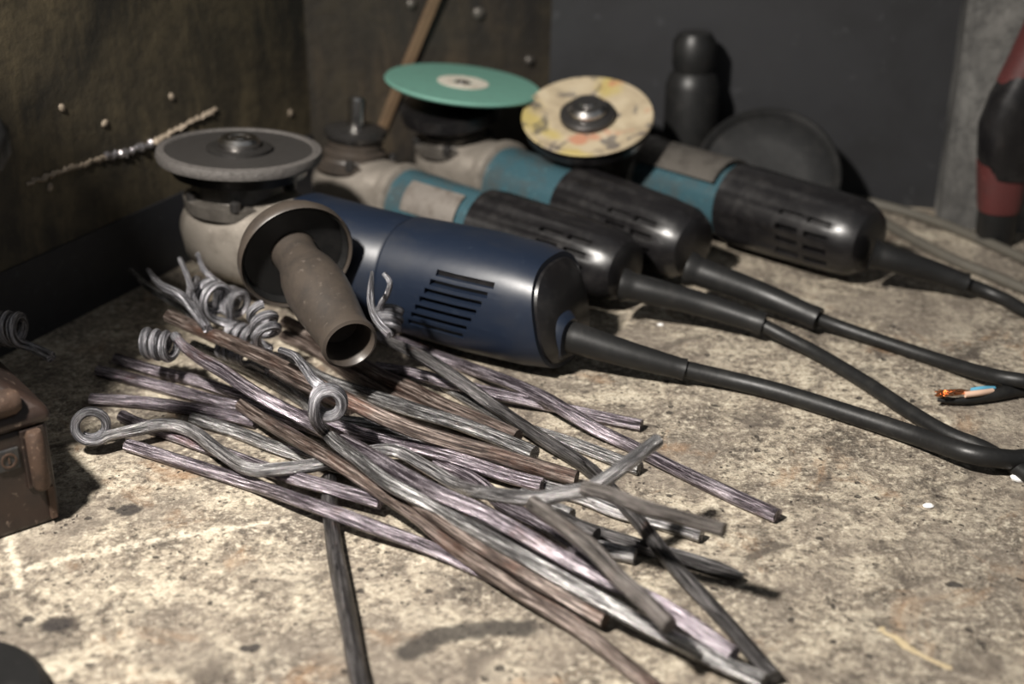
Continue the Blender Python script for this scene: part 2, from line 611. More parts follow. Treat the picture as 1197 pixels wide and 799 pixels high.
def tube(name, path, radii, mat, parent=None, inv=None, **kw):
    if not hasattr(radii, '__len__'):
        radii = [radii] * len(path)
    V, F, UV = tube_data(path, radii, **kw)
    if inv is not None:
        V = [inv @ v for v in V]
    return obj(name, V, F, mat, parent, uvs=UV, sharp=0.9)


def cut_slots(o, cutters):
    """recess slots: cutters = list of (lo, hi) boxes in the object's own frame (with optional matrix)"""
    bm = bmesh.new()
    for c in cutters:
        g = bmesh.ops.create_cube(bm, size=1.0)
        lo, hi = c[0], c[1]
        mt = c[2] if len(c) > 2 else Matrix.Identity(4)
        for v in g['verts']:
            v.co = mt @ Vector([(lo[i] + hi[i]) / 2 + v.co[i] * (hi[i] - lo[i]) for i in range(3)])
    me = bpy.data.meshes.new('cutter')
    bm.to_mesh(me)
    bm.free()
    co = bpy.data.objects.new('cutter', me)
    COL.objects.link(co)
    co.matrix_world = Matrix.Identity(4)
    par = o.parent
    o.parent = None
    md = o.modifiers.new('slots', 'BOOLEAN')
    md.operation = 'DIFFERENCE'
    md.solver = 'EXACT'
    md.object = co
    bpy.context.view_layer.update()
    dg = bpy.context.evaluated_depsgraph_get()
    nm = bpy.data.meshes.new_from_object(o.evaluated_get(dg))
    o.modifiers.clear()
    if len(nm.polygons) > 10:
        o.data = nm
        nm.polygons.foreach_set('use_smooth', [True] * len(nm.polygons))
        nm.set_sharp_from_angle(angle=0.6)
    o.parent = par
    bpy.data.objects.remove(co)


# ------------------------------------------------------------------ setting
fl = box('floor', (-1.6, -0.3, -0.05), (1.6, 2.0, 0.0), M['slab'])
tag(fl, 'worn beige concrete slab with oil stains and dark marks', kind='structure')

WL_D = Vector((0.464, 0.886, 0)).normalized()
WL_P = gp(180, 325)
WL_N = Vector((WL_D.y, -WL_D.x, 0))
s_corner = 0.207
CORNER = WL_P + WL_D * s_corner
WB_D = Vector((math.cos(math.radians(20)), math.sin(math.radians(20)), 0))
WB_N = Vector((WB_D.y, -WB_D.x, 0))


def wall(name, p, d, n, L0, L1, h, mat, th=0.02, z0=0.0):
    mt = Matrix((( d.x, n.x, 0, p.x), (d.y, n.y, 0, p.y), (0, 0, 1, 0), (0, 0, 0, 1)))
    o = box(name, (L0, -th, z0), (L1, 0, h), mat)
    o.matrix_world = mt
    return o


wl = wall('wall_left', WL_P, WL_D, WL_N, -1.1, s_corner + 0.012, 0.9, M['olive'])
tag(wl, 'olive brown painted steel wall with a weld seam', kind='structure')
# dark blue band low on the wall
nb = box('dark_wall_band', (-1.1, 0.0003, 0.0), (s_corner - 0.002, 0.0016, 0.055), M['navy'], wl)
# weld seam: lumpy bead running along the wall
rg = random.Random(4)
for (ua, va, ub, vb, bright) in ((30, 215, 122, 184, 0), (122, 184, 178, 168, 1), (178, 168, 252, 128, 0)):
    A = on_plane(ua, va, WL_P, WL_N)
    B = on_plane(ub, vb, WL_P, WL_N)
    k = int((B - A).length / 0.0022)
    pts, rad = [], []
    for i in range(k + 1):
        t = i / k
        p = A.lerp(B, t) + Vector((0, 0, rg.uniform(-0.0012, 0.0012)))
        q_ = wl.matrix_world.inverted() @ p
        pts.append(q_)
        rad.append((0.0032 if bright else 0.0024) * rg.uniform(0.55, 1.2))
    tube('weld_bead', pts, rad, M['weld'] if bright else M['chip'], wl, n=8, rough=0.15, rng=rg)
for (u, v) in ((72, 126), (122, 144), (200, 113), (58, 219), (339, 132), (390, 110)):
    p = wl.matrix_world.inverted() @ on_plane(u, v, WL_P, WL_N)
    lathe('weld_spatter', [(0, 0), (0.0026, 0.0003), (0.0022, 0.0012), (0.0010, 0.0018), (0, 0.0019)], M['chip'], wl, n=10,
          mtx=Matrix.Translation(p) @ Matrix.Rotation(-PI / 2, 4, 'X') @ Matrix.Rotation(rg.uniform(0, 3), 4, 'Z') @ Matrix.Diagonal((1, 1.3, 1, 1)))

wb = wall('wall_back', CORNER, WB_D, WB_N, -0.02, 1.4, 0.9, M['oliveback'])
tag(wb, 'streaked olive brown back wall panel behind the grinders', kind='structure')
for (u, v, r) in ((559, 15, 0.005), (618, 70, 0.004), (480, 4, 0.004)):
    p = wb.matrix_world.inverted() @ on_plane(u, v, CORNER, WB_N)
    lathe('bolt_head', [(0, 0), (r, 0.0), (r, 0.003), (r * 0.6, 0.0045), (0, 0.005)], M['castdark'], wb, n=12,
          mtx=Matrix.Translation(p) @ Matrix.Rotation(-PI / 2, 4, 'X'))

# dark sheet leaning in front of the back wall
SA, SB = Vector((0.030, 1.195, 0)), Vector((0.372, 1.115, 0))
SD = (SB - SA).normalized()
SN = Vector((SD.y, -SD.x, 0))
lean = math.radians(0.6)
mt = Matrix(((SD.x, SN.x, 0, SA.x), (SD.y, SN.y, 0, SA.y), (0, 0, 1, 0), (0, 0, 0, 1))) @ Matrix.Rotation(lean, 4, 'X')
sh = prism('steel_sheet', [(0, 0), ((SB - SA).length, 0), ((SB - SA).length, 0.62), (0.012, 0.62)], 0, 0.002, M['sheet'],
           mtx=Matrix.Rotation(PI / 2, 4, 'X'))
sh.matrix_world = mt
tag(sh, 'dark grey steel sheet leaning upright behind the right-hand grinder', 'metal sheet')

RA, RB = Vector((0.343, 1.075, 0)), Vector((0.62, 1.02, 0))
RD = (RB - RA).normalized()
RN = Vector((RD.y, -RD.x, 0))
wr = wall('wall_right', RA, RD, RN, 0.0, 0.6, 0.9, M['plaster'], 0.05)
tag(wr, 'dirty pale plaster pillar at the right', kind='structure')


# ------------------------------------------------------------------ grinders
def frame(ph, pr, roll=0.0):
    x = (pr - ph).normalized()
    z = (Vector((0, 0, 1)) - x * x.z).normalized()
    z = Quaternion(x, roll) @ z
    y = z.cross(x)
    return Matrix(((x.x, y.x, z.x, ph.x), (x.y, y.y, z.y, ph.y), (x.z, y.z, z.z, ph.z), (0, 0, 0, 1)))


def px_path(pts, step=0.006):
    return catmull([gp(*p) for p in pts], step)


def cord(root, inv, boot_pts, r0, r1, cable_pts, rc, ribs=0):
    bp = px_path(boot_pts, 0.004)
    n = len(bp)
    rad = []
    for i in range(n):
        t = i / (n - 1)
        r = r0 + (r1 - r0) * t
        if t < 0.05:
            r *= 1.15
        if t > 0.955:
            r *= 1.10
        rad.append(r)
    tube('cord_boot', bp, rad, M['rubber'], root, inv, n=20)
    cp = px_path(cable_pts, 0.007)
    tube('power_cable', cp, rc, M['cable'], root, inv, n=14, rough=0.01)


def disc_part(root, prof_edge, r, z, th, mat, name='abrasive_disc', mtx=None, dish=0.0):
    pf = [(0.006, z), (r * 0.45, z), (r - 0.001, z + dish), (r, z + dish + th * 0.3), (r, z + dish + th * 0.8), (r - 0.001, z + dish + th), (r * 0.45, z + th), (0.006, z + th)]
    return lathe(name, pf, mat, root, 72, mtx, sharp=0.5)


def patch(name, x0, x1, r, a0, a1, mat, parent, zc=0.0, th=0.0008, nx=6, na=12):
    """curved plate lying proud on a round body of radius r"""
    V, F = [], []
    for lay in (0, 1):
        rr = r + lay * th
        for i in range(nx + 1):
            for j in range(na + 1):
                a = a0 + (a1 - a0) * j / na
                V.append((x0 + (x1 - x0) * i / nx, rr * math.cos(a), zc + rr * math.sin(a)))
    w = na + 1
    off = (nx + 1) * w
    for i in range(nx):
        for j in range(na):
            a = i * w + j
            F.append((off + a, off + a + w, off + a + w + 1, off + a + 1))
            F.append((a, a + 1, a + w + 1, a + w))
    for i in range(nx):
        a = i * w
        F.append((a, a + w, off + a + w, off + a))
        a = i * w + na
        F.append((a, off + a, off + a + w, a + w))
    for j in range(na):
        F.append((j, off + j, off + j + 1, j + 1))
        a = nx * w + j
        F.append((a, a + 1, off + a + 1, off + a))
    return obj(name, V, F, mat, parent)


# --- the big blue grinder
phA = Vector((*gp(275, 183, 0.102).xy, 0.046))
prA = gp(648, 360, 0.0395)
MA = frame(phA, prA, math.radians(-3))
LA = (prA - phA).length
gA = empty('angle_grinder', mat=MA)
iA = MA.inverted()
tag(gA, 'large dark blue angle grinder with brown side handle and grey grinding disc up', 'angle grinder', 'angle grinders lying on the slab')
loft('gear_housing', [(-0.040, 0.010, 0.010, {'zc': 0.004}), (-0.037, 0.022, 0.018, {'zc': 0.004}), (-0.024, 0.033, 0.026, {'zc': 0.002, 'e': 2.6}),
                      (0.0, 0.037, 0.030, {'e': 2.8}), (0.028, 0.036, 0.033, {'e': 2.6}), (0.050, 0.037, 0.036), (0.056, 0.037, 0.036)], M['cast'], gA)
lathe('bearing_cap', [(0, 0.018), (0.0385, 0.020), (0.0395, 0.0285), (0.031, 0.030), (0.029, 0.033), (0.027, 0.041), (0.020, 0.043), (0, 0.043)], M['castdark'], gA)
lathe('disc_guard_collar', [(0, 0.041), (0.030, 0.041), (0.046, 0.045), (0.047, 0.052), (0.030, 0.053), (0, 0.053)], M['black'], gA, sharp=0.5)
for ax, ay in ((-0.018, -0.030), (0.020, -0.031), (-0.018, 0.030), (0.020, 0.031)):
    lathe('housing_screw', [(0, 0.028), (0.004, 0.028), (0.004, 0.0335), (0.002, 0.035), (0, 0.035)], M['darksteel'], gA, 14,
          Matrix.Translation((ax, ay, 0)))
dA = disc_part(gA, None, 0.0555, 0.055, 0.0055, M['greydisc'])
lathe('disc_rim', [(0.0505, 0.0538), (0.0560, 0.0545), (0.0570, 0.0575), (0.0560, 0.0612), (0.0510, 0.0618), (0.0500, 0.0606)], M['gritedge'], dA, 72)
lathe('clamp_flange', [(0, 0.060), (0.0225, 0.060), (0.0225, 0.0628), (0.019, 0.0640), (0.015, 0.0630), (0, 0.0630)], M['darksteel'], gA)
lathe('lock_nut', [(0.006, 0.0625), (0.0145, 0.0625), (0.0145, 0.067), (0.012, 0.0695), (0.0075, 0.0695), (0.0068, 0.066)], M['chrome'], gA, sharp=0.5)
lathe('spindle', [(0, 0.035), (0.006, 0.035), (0.006, 0.0685), (0.0048, 0.0695), (0, 0.0695)], M['chrome'], gA, 20)
x1 = 0.050 + 0.43 * (LA - 0.05)
loft('front_sleeve', [(0.050, 0.0375, 0.0365, {'e': 2.2}), (0.056, 0.0395, 0.0385, {'e': 2.2}), (0.085, 0.0385, 0.0375, {'e': 2.2}),
                      (x1 - 0.002, 0.0375, 0.0365, {'e': 2.2}), (x1, 0.0365, 0.0355, {'e': 2.2})], M['blue'], gA, 56)
bA = loft('motor_body', [(x1 + 0.0006, 0.0370, 0.0355, {'e': 2.3}), (x1 + 0.003, 0.0388, 0.0372, {'e': 2.3}), (x1 + 0.04, 0.0398, 0.038, {'e': 2.4}),
                         (LA - 0.05, 0.0402, 0.0382, {'e': 2.5}), (LA - 0.012, 0.0385, 0.037, {'e': 2.6, 'shear': -0.12}),
                         (LA + 0.004, 0.0365, 0.0345, {'e': 2.6, 'shear': -0.22})], M['blue'], gA, 56)
cs = []
for k in range(7):
    z = 0.0205 - k * 0.0062
    sh_ = 0.0032 * k
    cs.append(((LA - 0.066 - sh_, -0.06, z - 0.0019), (LA - 0.025 - sh_, -0.0335, z + 0.0019)))
cut_slots(bA, cs)
for k in range(7):
    z = 0.0205 - k * 0.0062
    box('vent_recess', (LA - 0.0655 - 0.0032 * k, -0.0340, z - 0.0017), (LA - 0.0255 - 0.0032 * k, -0.0334, z + 0.0017), M['black'], bA)
loft('rear_cap', [(LA - 0.004, 0.034, 0.032, {'e': 2.6, 'shear': -0.22}), (LA + 0.006, 0.033, 0.031, {'e': 2.6, 'shear': -0.22}),
                  (LA + 0.012, 0.026, 0.024, {'e': 2.4, 'shear': -0.2, 'zc': -0.003})], M['black'], gA, 48)
# cord neck block and boot
nk = iA @ gp(648, 391, 0.026)
loft('cord_neck', [(LA - 0.004, 0.017, 0.018, {'yc': nk.y, 'zc': nk.z, 'e': 3}), (LA + 0.010, 0.016, 0.017, {'yc': nk.y, 'zc': nk.z, 'e': 3}),
                   (LA + 0.016, 0.0125, 0.0125, {'yc': nk.y, 'zc': nk.z, 'e': 2.5})], M['blue'], gA, 28)
cord(gA, iA, [(652, 391, 0.026), (672, 395, 0.025), (735, 414, 0.018), (801, 432, 0.011)], 0.0108, 0.0066,
     [(794, 430, 0.0115), (850, 443, 0.0075), (910, 458, 0.006), (1000, 486, 0.006), (1070, 509, 0.007), (1130, 529, 0.012), (1165, 535, 0.011),
      (1200, 536, 0.008), (1290, 520, 0.006), (1480, 470, 0.006), (1750, 430, 0.006)], 0.0056)
# side handle: points towards the camera
hs = gp(340, 289, 0.075)
hdir = Vector((0.42, -0.88, -0.20)).normalized()
# fix the end so that it falls on the handle's end in the picture
hz = hdir
hx = Vector((0, 0, 1)).cross(hz).normalized()
hy = hz.cross(hx)
MH = iA @ Matrix(((hx.x, hy.x, hz.x, hs.x), (hx.y, hy.y, hz.y, hs.y), (hx.z, hy.z, hz.z, hs.z), (0, 0, 0, 1)))
lathe('handle_boss', [(0, -0.024), (0.016, -0.024), (0.015, -0.006), (0.012, 0.0), (0, 0.0)], M['cast'], gA, 28, MH)
hd = lathe('side_handle', [(0, 0.004), (0.0145, 0.004), (0.0138, 0.014), (0.0144, 0.022), (0.0180, 0.036), (0.0194, 0.050), (0.0188, 0.066),
                           (0.0166, 0.088), (0.0156, 0.100), (0.0168, 0.106), (0.0166, 0.1095), (0.0148, 0.1105), (0.0132, 0.108), (0.0118, 0.090), (0, 0.089)], M['grip'], gA, 40, MH)
hg = lathe('handle_guard', [(0, -0.004), (0.020, -0.004), (0.033, -0.002), (0.0365, 0.006), (0.0370, 0.012), (0.0360, 0.0135), (0.0345, 0.012), (0.0335, 0.0045), (0, 0.0045)], M['grip'], hd, 56, MH)
lathe('guard_inside', [(0.0150, 0.0047), (0.0332, 0.0047), (0.0343, 0.0115), (0.0338, 0.0120), (0.0322, 0.0062), (0.0150, 0.0058)], M['rubber'], hd, 56, MH)  # black layer darkens the inside of the guard cup


# --- the three teal and black grinders
def teal_grinder(label, ph, pr, roll, r=0.028, collar='castdark', ribs=14, slots=True, plate=None, tealfrac=0.38, housing='cast'):
    MG = frame(ph, pr, roll)
    L = (pr - ph).length
    g = empty('angle_grinder', mat=MG)
    tag(g, label, 'angle grinder', 'angle grinders lying on the slab')
    loft('gear_housing', [(-0.030, 0.009, 0.009, {'zc': 0.003}), (-0.027, 0.019, 0.016, {'zc': 0.003}), (-0.015, 0.027, 0.023, {'e': 2.6}),
                          (0.004, 0.029, 0.026, {'e': 2.8}), (0.028, 0.028, 0.027, {'e': 2.5}), (0.042, r * 0.98, r * 0.98), (0.048, r * 1.08, r * 1.08, {'e': 2.4}),
                          (0.056, r * 1.08, r * 1.08, {'e': 2.4}), (0.058, r * 0.98, r * 0.98)], M[housing], g)
    lathe('bearing_cap', [(0, 0.016), (0.0320, 0.017), (0.0325, 0.0225), (0.025, 0.024), (0.024, 0.026), (0.0245, 0.030), (0.021, 0.032), (0.0215, 0.037), (0.016, 0.039), (0, 0.039)], M[collar], g, sharp=0.5)
    for ax, ay in ((-0.016, -0.024), (0.018, -0.024), (-0.016, 0.024), (0.018, 0.024)):
        lathe('housing_screw', [(0, 0.021), (0.0038, 0.021), (0.0038, 0.027), (0.002, 0.0285), (0, 0.0285)], M['darksteel'], g, 12, Matrix.Translation((ax, ay, 0)))
    xt = 0.056 + tealfrac * (L - 0.056)
    loft('motor_body', [(0.056, r * 0.98, r * 0.98), (0.060, r, r, {'ribs': (9, 0.015)}), (0.09, r * 0.98, r * 0.98, {'ribs': (9, 0.02)}),
                        (xt - 0.004, r * 0.95, r * 0.95, {'ribs': (9, 0.02)}), (xt + 0.004, r * 0.95, r * 0.95)], M['teal'], g, 72)
    rb = (ribs, 0.075)
    rh = loft('rear_housing', [(xt, r * 0.96, r * 0.96), (xt + 0.002, r * 1.05, r * 1.05), (xt + 0.012, r * 1.08, r * 1.08, {'ribs': rb}),
                               (xt + 0.5 * (L - xt), r * 1.06, r * 1.04, {'ribs': rb}), (L - 0.030, r * 1.04, r * 1.0, {'ribs': (ribs, 0.02)}),
                               (L - 0.010, r * 0.98, r * 0.92), (L - 0.001, r * 0.80, r * 0.74), (L + 0.002, r * 0.55, r * 0.5)], M['black'], g, 84)
    if slots:
        cs = []
        for a in (-0.30, 0.05, 0.40, 0.75):
            mt = Matrix.Rotation(PI + 0.0 - a, 4, 'X')
            for x in (L - 0.062, L - 0.038):
                cs.append(((x, r * 0.82, -0.0022), (x + 0.019, r * 1.3, 0.0022), mt))
        cut_slots(rh, cs)
    if plate:
        patch('rating_plate', plate[0], plate[1], r * 1.0, PI - 1.05, PI - 0.15, M['plate'], g)
    return g, MG.inverted(), L


# front one: no disc, bare spindle
phB = gp(413, 219, 0.036)
prB = gp(733, 316, 0.031)
gB, iB, LB = teal_grinder('teal and black angle grinder with bare spindle, directly behind the blue one', phB, prB, math.radians(-6), 0.0275, plate=(0.074, 0.125), collar='grip')
lathe('backing_flange', [(0, 0.039), (0.022, 0.039), (0.0245, 0.043), (0.0245, 0.047), (0.020, 0.049), (0, 0.049)], M['darksteel'], gB, sharp=0.5)
lathe('spindle', [(0, 0.030), (0.0068, 0.030), (0.0068, 0.070), (0.005, 0.072), (0, 0.072)], M['chrome'], gB, 24)
cord(gB, iB, [(726, 332, 0.030), (760, 340, 0.027), (825, 357, 0.020), (893, 379, 0.013)], 0.0098, 0.0070,
     [(886, 377, 0.0135), (915, 392, 0.009), (955, 413, 0.0055), (1010, 446, 0.0048), (1065, 482, 0.0048), (1110, 508, 0.0048), (1150, 524, 0.0048), (1197, 552, 0.0048), (1270, 592, 0.0048), (1420, 640, 0.0048), (1700, 660, 0.0048)], 0.0046)

# middle one: green disc
phC = gp(532, 192, 0.040)
prC = gp(812, 288, 0.033)
gC, iC, LC = teal_grinder('teal and black angle grinder wearing a tilted green disc', phC, prC, math.radians(6), 0.0285, housing='cast')
ctr = gp(541, 98, 0.108)
MGc = frame(phC, prC, math.radians(6))
nrm = Vector((0.115, 0.02, 1)).normalized()
q_ = nrm.to_track_quat('Z', 'Y').to_matrix().to_4x4()
MD = iC @ (Matrix.Translation(ctr) @ q_)
lathe('disc_guard_collar', [(0, 0.036), (0.026, 0.036), (0.040, 0.042), (0.041, 0.052), (0.028, 0.053), (0, 0.053)], M['black'], gC)
lathe('spindle', [(0, -0.045), (0.0085, -0.045), (0.0085, -0.004), (0.006, 0.0018), (0, 0.0018)], M['darksteel'], gC, 20, MD)
lathe('clamp_flange', [(0, -0.012), (0.021, -0.012), (0.021, -0.002), (0, -0.002)], M['darksteel'], gC, 40, MD)
dC = lathe('abrasive_disc', [(0.0062, -0.002), (0.030, -0.002), (0.0615, -0.002), (0.0625, -0.0005), (0.0615, 0.001), (0.030, 0.001), (0.0062, 0.001)], M['greendisc'], gC, 72, MD, sharp=0.5)
lathe('disc_label', [(0.0075, 0.0011), (0.0205, 0.0011), (0.0205, 0.0016), (0.0075, 0.0016), (0.0075, 0.0011)], M['paper'], dC, 48, MD)
cord(gC, iC, [(804, 313, 0.031), (835, 324, 0.027), (895, 346, 0.019), (957, 373, 0.012)], 0.0105, 0.0072,
     [(950, 370, 0.0125), (985, 383, 0.008), (1040, 402, 0.0055), (1095, 420, 0.0055), (1145, 435, 0.009), (1190, 444, 0.013), (1250, 448, 0.010), (1400, 430, 0.005), (1700, 390, 0.005)], 0.0046)

# right-hand one: cream printed disc with a chrome nut
phD = gp(700, 190, 0.037)
prD = gp(1018, 283, 0.034)
gD, iD, LD = teal_grinder('rightmost teal and black angle grinder with cream printed disc', phD, prD, math.radians(14), 0.0295, ribs=6, tealfrac=0.40, housing='castdark')
patch('top_cover', 0.030, 0.056 + 0.38 * (LD - 0.056), 0.0305, PI / 2 - 1.0, PI / 2 + 0.62, M['castdark'], gD, th=0.002)
ctr = gp(687, 137, 0.094)
nrm = Vector((-0.06, -0.36, 1)).normalized()
MD = iD @ (Matrix.Translation(ctr) @ nrm.to_track_quat('Z', 'Y').to_matrix().to_4x4())
lathe('disc_guard_collar', [(0, -0.03), (0.024, -0.03), (0.040, -0.014), (0.048, -0.010), (0.049, -0.004), (0.030, -0.004), (0, -0.004)], M['black'], gD, 56, MD)
dD = lathe('abrasive_disc', [(0.0062, -0.003), (0.030, -0.003), (0.0500, 0.0), (0.0510, 0.0015), (0.0500, 0.003), (0.030, 0.0), (0.0062, 0.0)], M['yellowdisc'], gD, 72, MD, sharp=0.5)
lathe('spindle', [(0, -0.04), (0.0062, -0.04), (0.0062, 0.013), (0.005, 0.0145), (0, 0.0145)], M['chrome'], gD, 24, MD)
lathe('clamp_flange', [(0.0062, 0.0), (0.0215, 0.0), (0.0215, 0.004), (0.018, 0.0065), (0.0062, 0.0065)], M['darksteel'], gD, 48, MD)
lathe('lock_nut', [(0.0062, 0.006), (0.0155, 0.006), (0.0155, 0.010), (0.012, 0.0125), (0.0062, 0.0125)], M['chrome'], gD, 48, MD, sharp=0.5)
cord(gD, iD, [(1020, 296, 0.031), (1050, 305, 0.027), (1090, 317, 0.020), (1130, 331, 0.013)], 0.0098, 0.0068,
     [(1124, 329, 0.0135), (1150, 339, 0.008), (1175, 350, 0.0055), (1205, 366, 0.005), (1290, 396, 0.005), (1450, 410, 0.005), (1700, 360, 0.005)], 0.0048)


# ------------------------------------------------------------------ the pile of forged rods
ROD_PTS = []          # (samples xyz, radius) of the rods laid so far


def lay(px, r, k=2.2, tol=0.0012, lift=None, iters=7):
    """lay a rod along picture points, each sample resting on the slab or on rods laid earlier"""
    base = [np.array((p[0], p[1], 0.0)) for p in px]
    pts2 = catmull(base, 7.0)
    uv = np.array([(p[0], p[1]) for p in pts2])
    D = np.array([tuple(ray(u, v)) for u, v in uv])
    h = np.full(len(uv), r)
    if lift is not None:
        tt = np.linspace(0, 1, len(uv))
        floor_h = np.maximum(r, np.interp(tt, [a for a, _ in lift], [b for _, b in lift]))
    else:
        floor_h = np.full(len(uv), r)
    for _ in range(iters):
        t = (h - CAMH) / D[:, 2]
        X = D[:, 0] * t
        Y = D[:, 1] * t
        c = floor_h.copy()
        for (Q, rb) in ROD_PTS:
            R = r + rb - tol
            d2 = (X[:, None] - Q[None, :, 0]) ** 2 + (Y[:, None] - Q[None, :, 1]) ** 2
            ok = d2 < R * R
            if ok.any():
                cc = np.where(ok, Q[None, :, 2] + np.sqrt(np.maximum(R * R - d2, 0)), -1)
                c = np.maximum(c, cc.max(1))
        s = np.concatenate([[0], np.cumsum(np.hypot(np.diff(X), np.diff(Y)))])
        env = (c[None, :] - k * (s[:, None] - s[None, :]) ** 2).max(1)
        # smooth
        ker = np.exp(-((s[:, None] - s[None, :]) / 0.010) ** 2)
        env2 = (ker * env[None, :]).sum(1) / ker.sum(1)
        env = np.maximum(env2, floor_h)
        h = 0.4 * h + 0.6 * env
    t = (h - CAMH) / D[:, 2]
    P = np.stack([D[:, 0] * t, D[:, 1] * t, h], 1)
    ROD_PTS.append((P, r))
    return P


def rod(label, px, r=0.0046, mat='rod_grey', coil=None, tip=None, lift=None, k=2.2, seed=0, rough=0.05, twist=14, square=0.03, flat_end=0.0):
    """coil = dict(c=(u, v), z, ax=world axis, R, turns, r, tail=[...]) curled at the rod's first end"""
    r = r * 0.83
    P = lay(px, r, k, lift=lift)
    path = [Vector(p) for p in P]
    rad = [r] * len(path)
    n = len(path)
    if tip:                                # tapered first end
        for i in range(n):
            t = i / (n - 1)
            if t < tip:
                rad[i] = r * (0.45 + 0.55 * math.sin(t / tip * PI / 2))
    if coil:
        rc = coil.get('r', 0.0028)
        C = gp(coil['c'][0], coil['c'][1], coil['z'])
        ax = Vector(coil['ax']).normalized()         # points to the end that runs on into the rod
        R = coil['R']
        turns = coil['turns']
        pitch = coil.get('pitch', rc * 2.12)
        e1 = {'L': Vector((-1, 0, 0)), 'R': Vector((1, 0, 0)), 'T': Vector((0, 0.42, 0.91)), 'B': Vector((0, -0.42, -0.91))}[coil['e']]
        e1 = (e1 - ax * e1.dot(ax)).normalized()
        m = coil.get('m', 4)
        J = C + e1 * R + ax * (pitch * turns / 2)
        e2 = ax.cross(e1)
        if -e2.dot(path[m] - J) < 0:
            e2 = -e2
        hel = []
        for i in range(int(turns * 20) + 1):
            a = 2 * PI * i / 20.0
            hel.append(C + (e1 * math.cos(a) + e2 * math.sin(a)) * R + ax * (pitch * (turns / 2 - i / 20.0)))
        hel.reverse()                                # free end first, joint to the rod last
        pre = []
        if 'tail' in coil:
            pre = [gp(*q) for q in coil['tail']]
            pre = [Vector(p) for p in catmull(pre + [hel[0]], 0.003)][:-1]
        dd = (path[m] - hel[-1]).length
        t0 = (hel[-1] - hel[-2]).normalized()
        t1 = (path[m + 1] - path[m - 1]).normalized()
        b0, b1, b2, b3 = hel[-1], hel[-1] + t0 * dd * 0.45, path[m] - t1 * dd * 0.40, path[m]
        nb = max(4, int(dd / 0.0025))
        mid = []
        for i in range(1, nb):
            t = i / nb
            mid.append(b0 * (1 - t) ** 3 + b1 * 3 * t * (1 - t) ** 2 + b2 * 3 * t * t * (1 - t) + b3 * t ** 3)
        full = pre + hel + mid + path[m:]
        m1 = len(pre)
        m2 = m1 + len(hel)
        rr = []
        for i in range(len(full)):
            if i < m1:
                rr.append(rc * (0.6 + 0.4 * i / max(1, m1)))
            elif i < m2:
                rr.append(rc)
            else:
                t = min(1.0, (i - m2) / (len(mid) + 6.0))
                rr.append(rc + (r - rc) * t)
        path, rad = full, rr
    rng = random.Random(seed * 13 + 5)
    ncoil = (m2 + len(mid) // 2) if coil else 0
    V, F, UV = tube_data(path, rad, n=22, rough=rough, twist=twist, rng=rng, square=square, plain=ncoil)
    o = obj('forged_rod', V, F, M[mat], None, uvs=UV, sharp=0.8)
    if ncoil:
        o.data.materials.append(M['rod_coil'])
        mi = [1 if f_ < ncoil * 22 else 0 for f_ in range(len(F) - 2)] + [1, 0]
        o.data.polygons.foreach_set('material_index', mi)
    # origin at the rod's middle on the slab
    c = path[len(path) // 2]
    org = Vector((c.x, c.y, 0))
    o.data.transform(Matrix.Translation(-org))
    o.location = org
    tag(o, label, 'metal rod', 'forged steel rods in the pile')
    return o


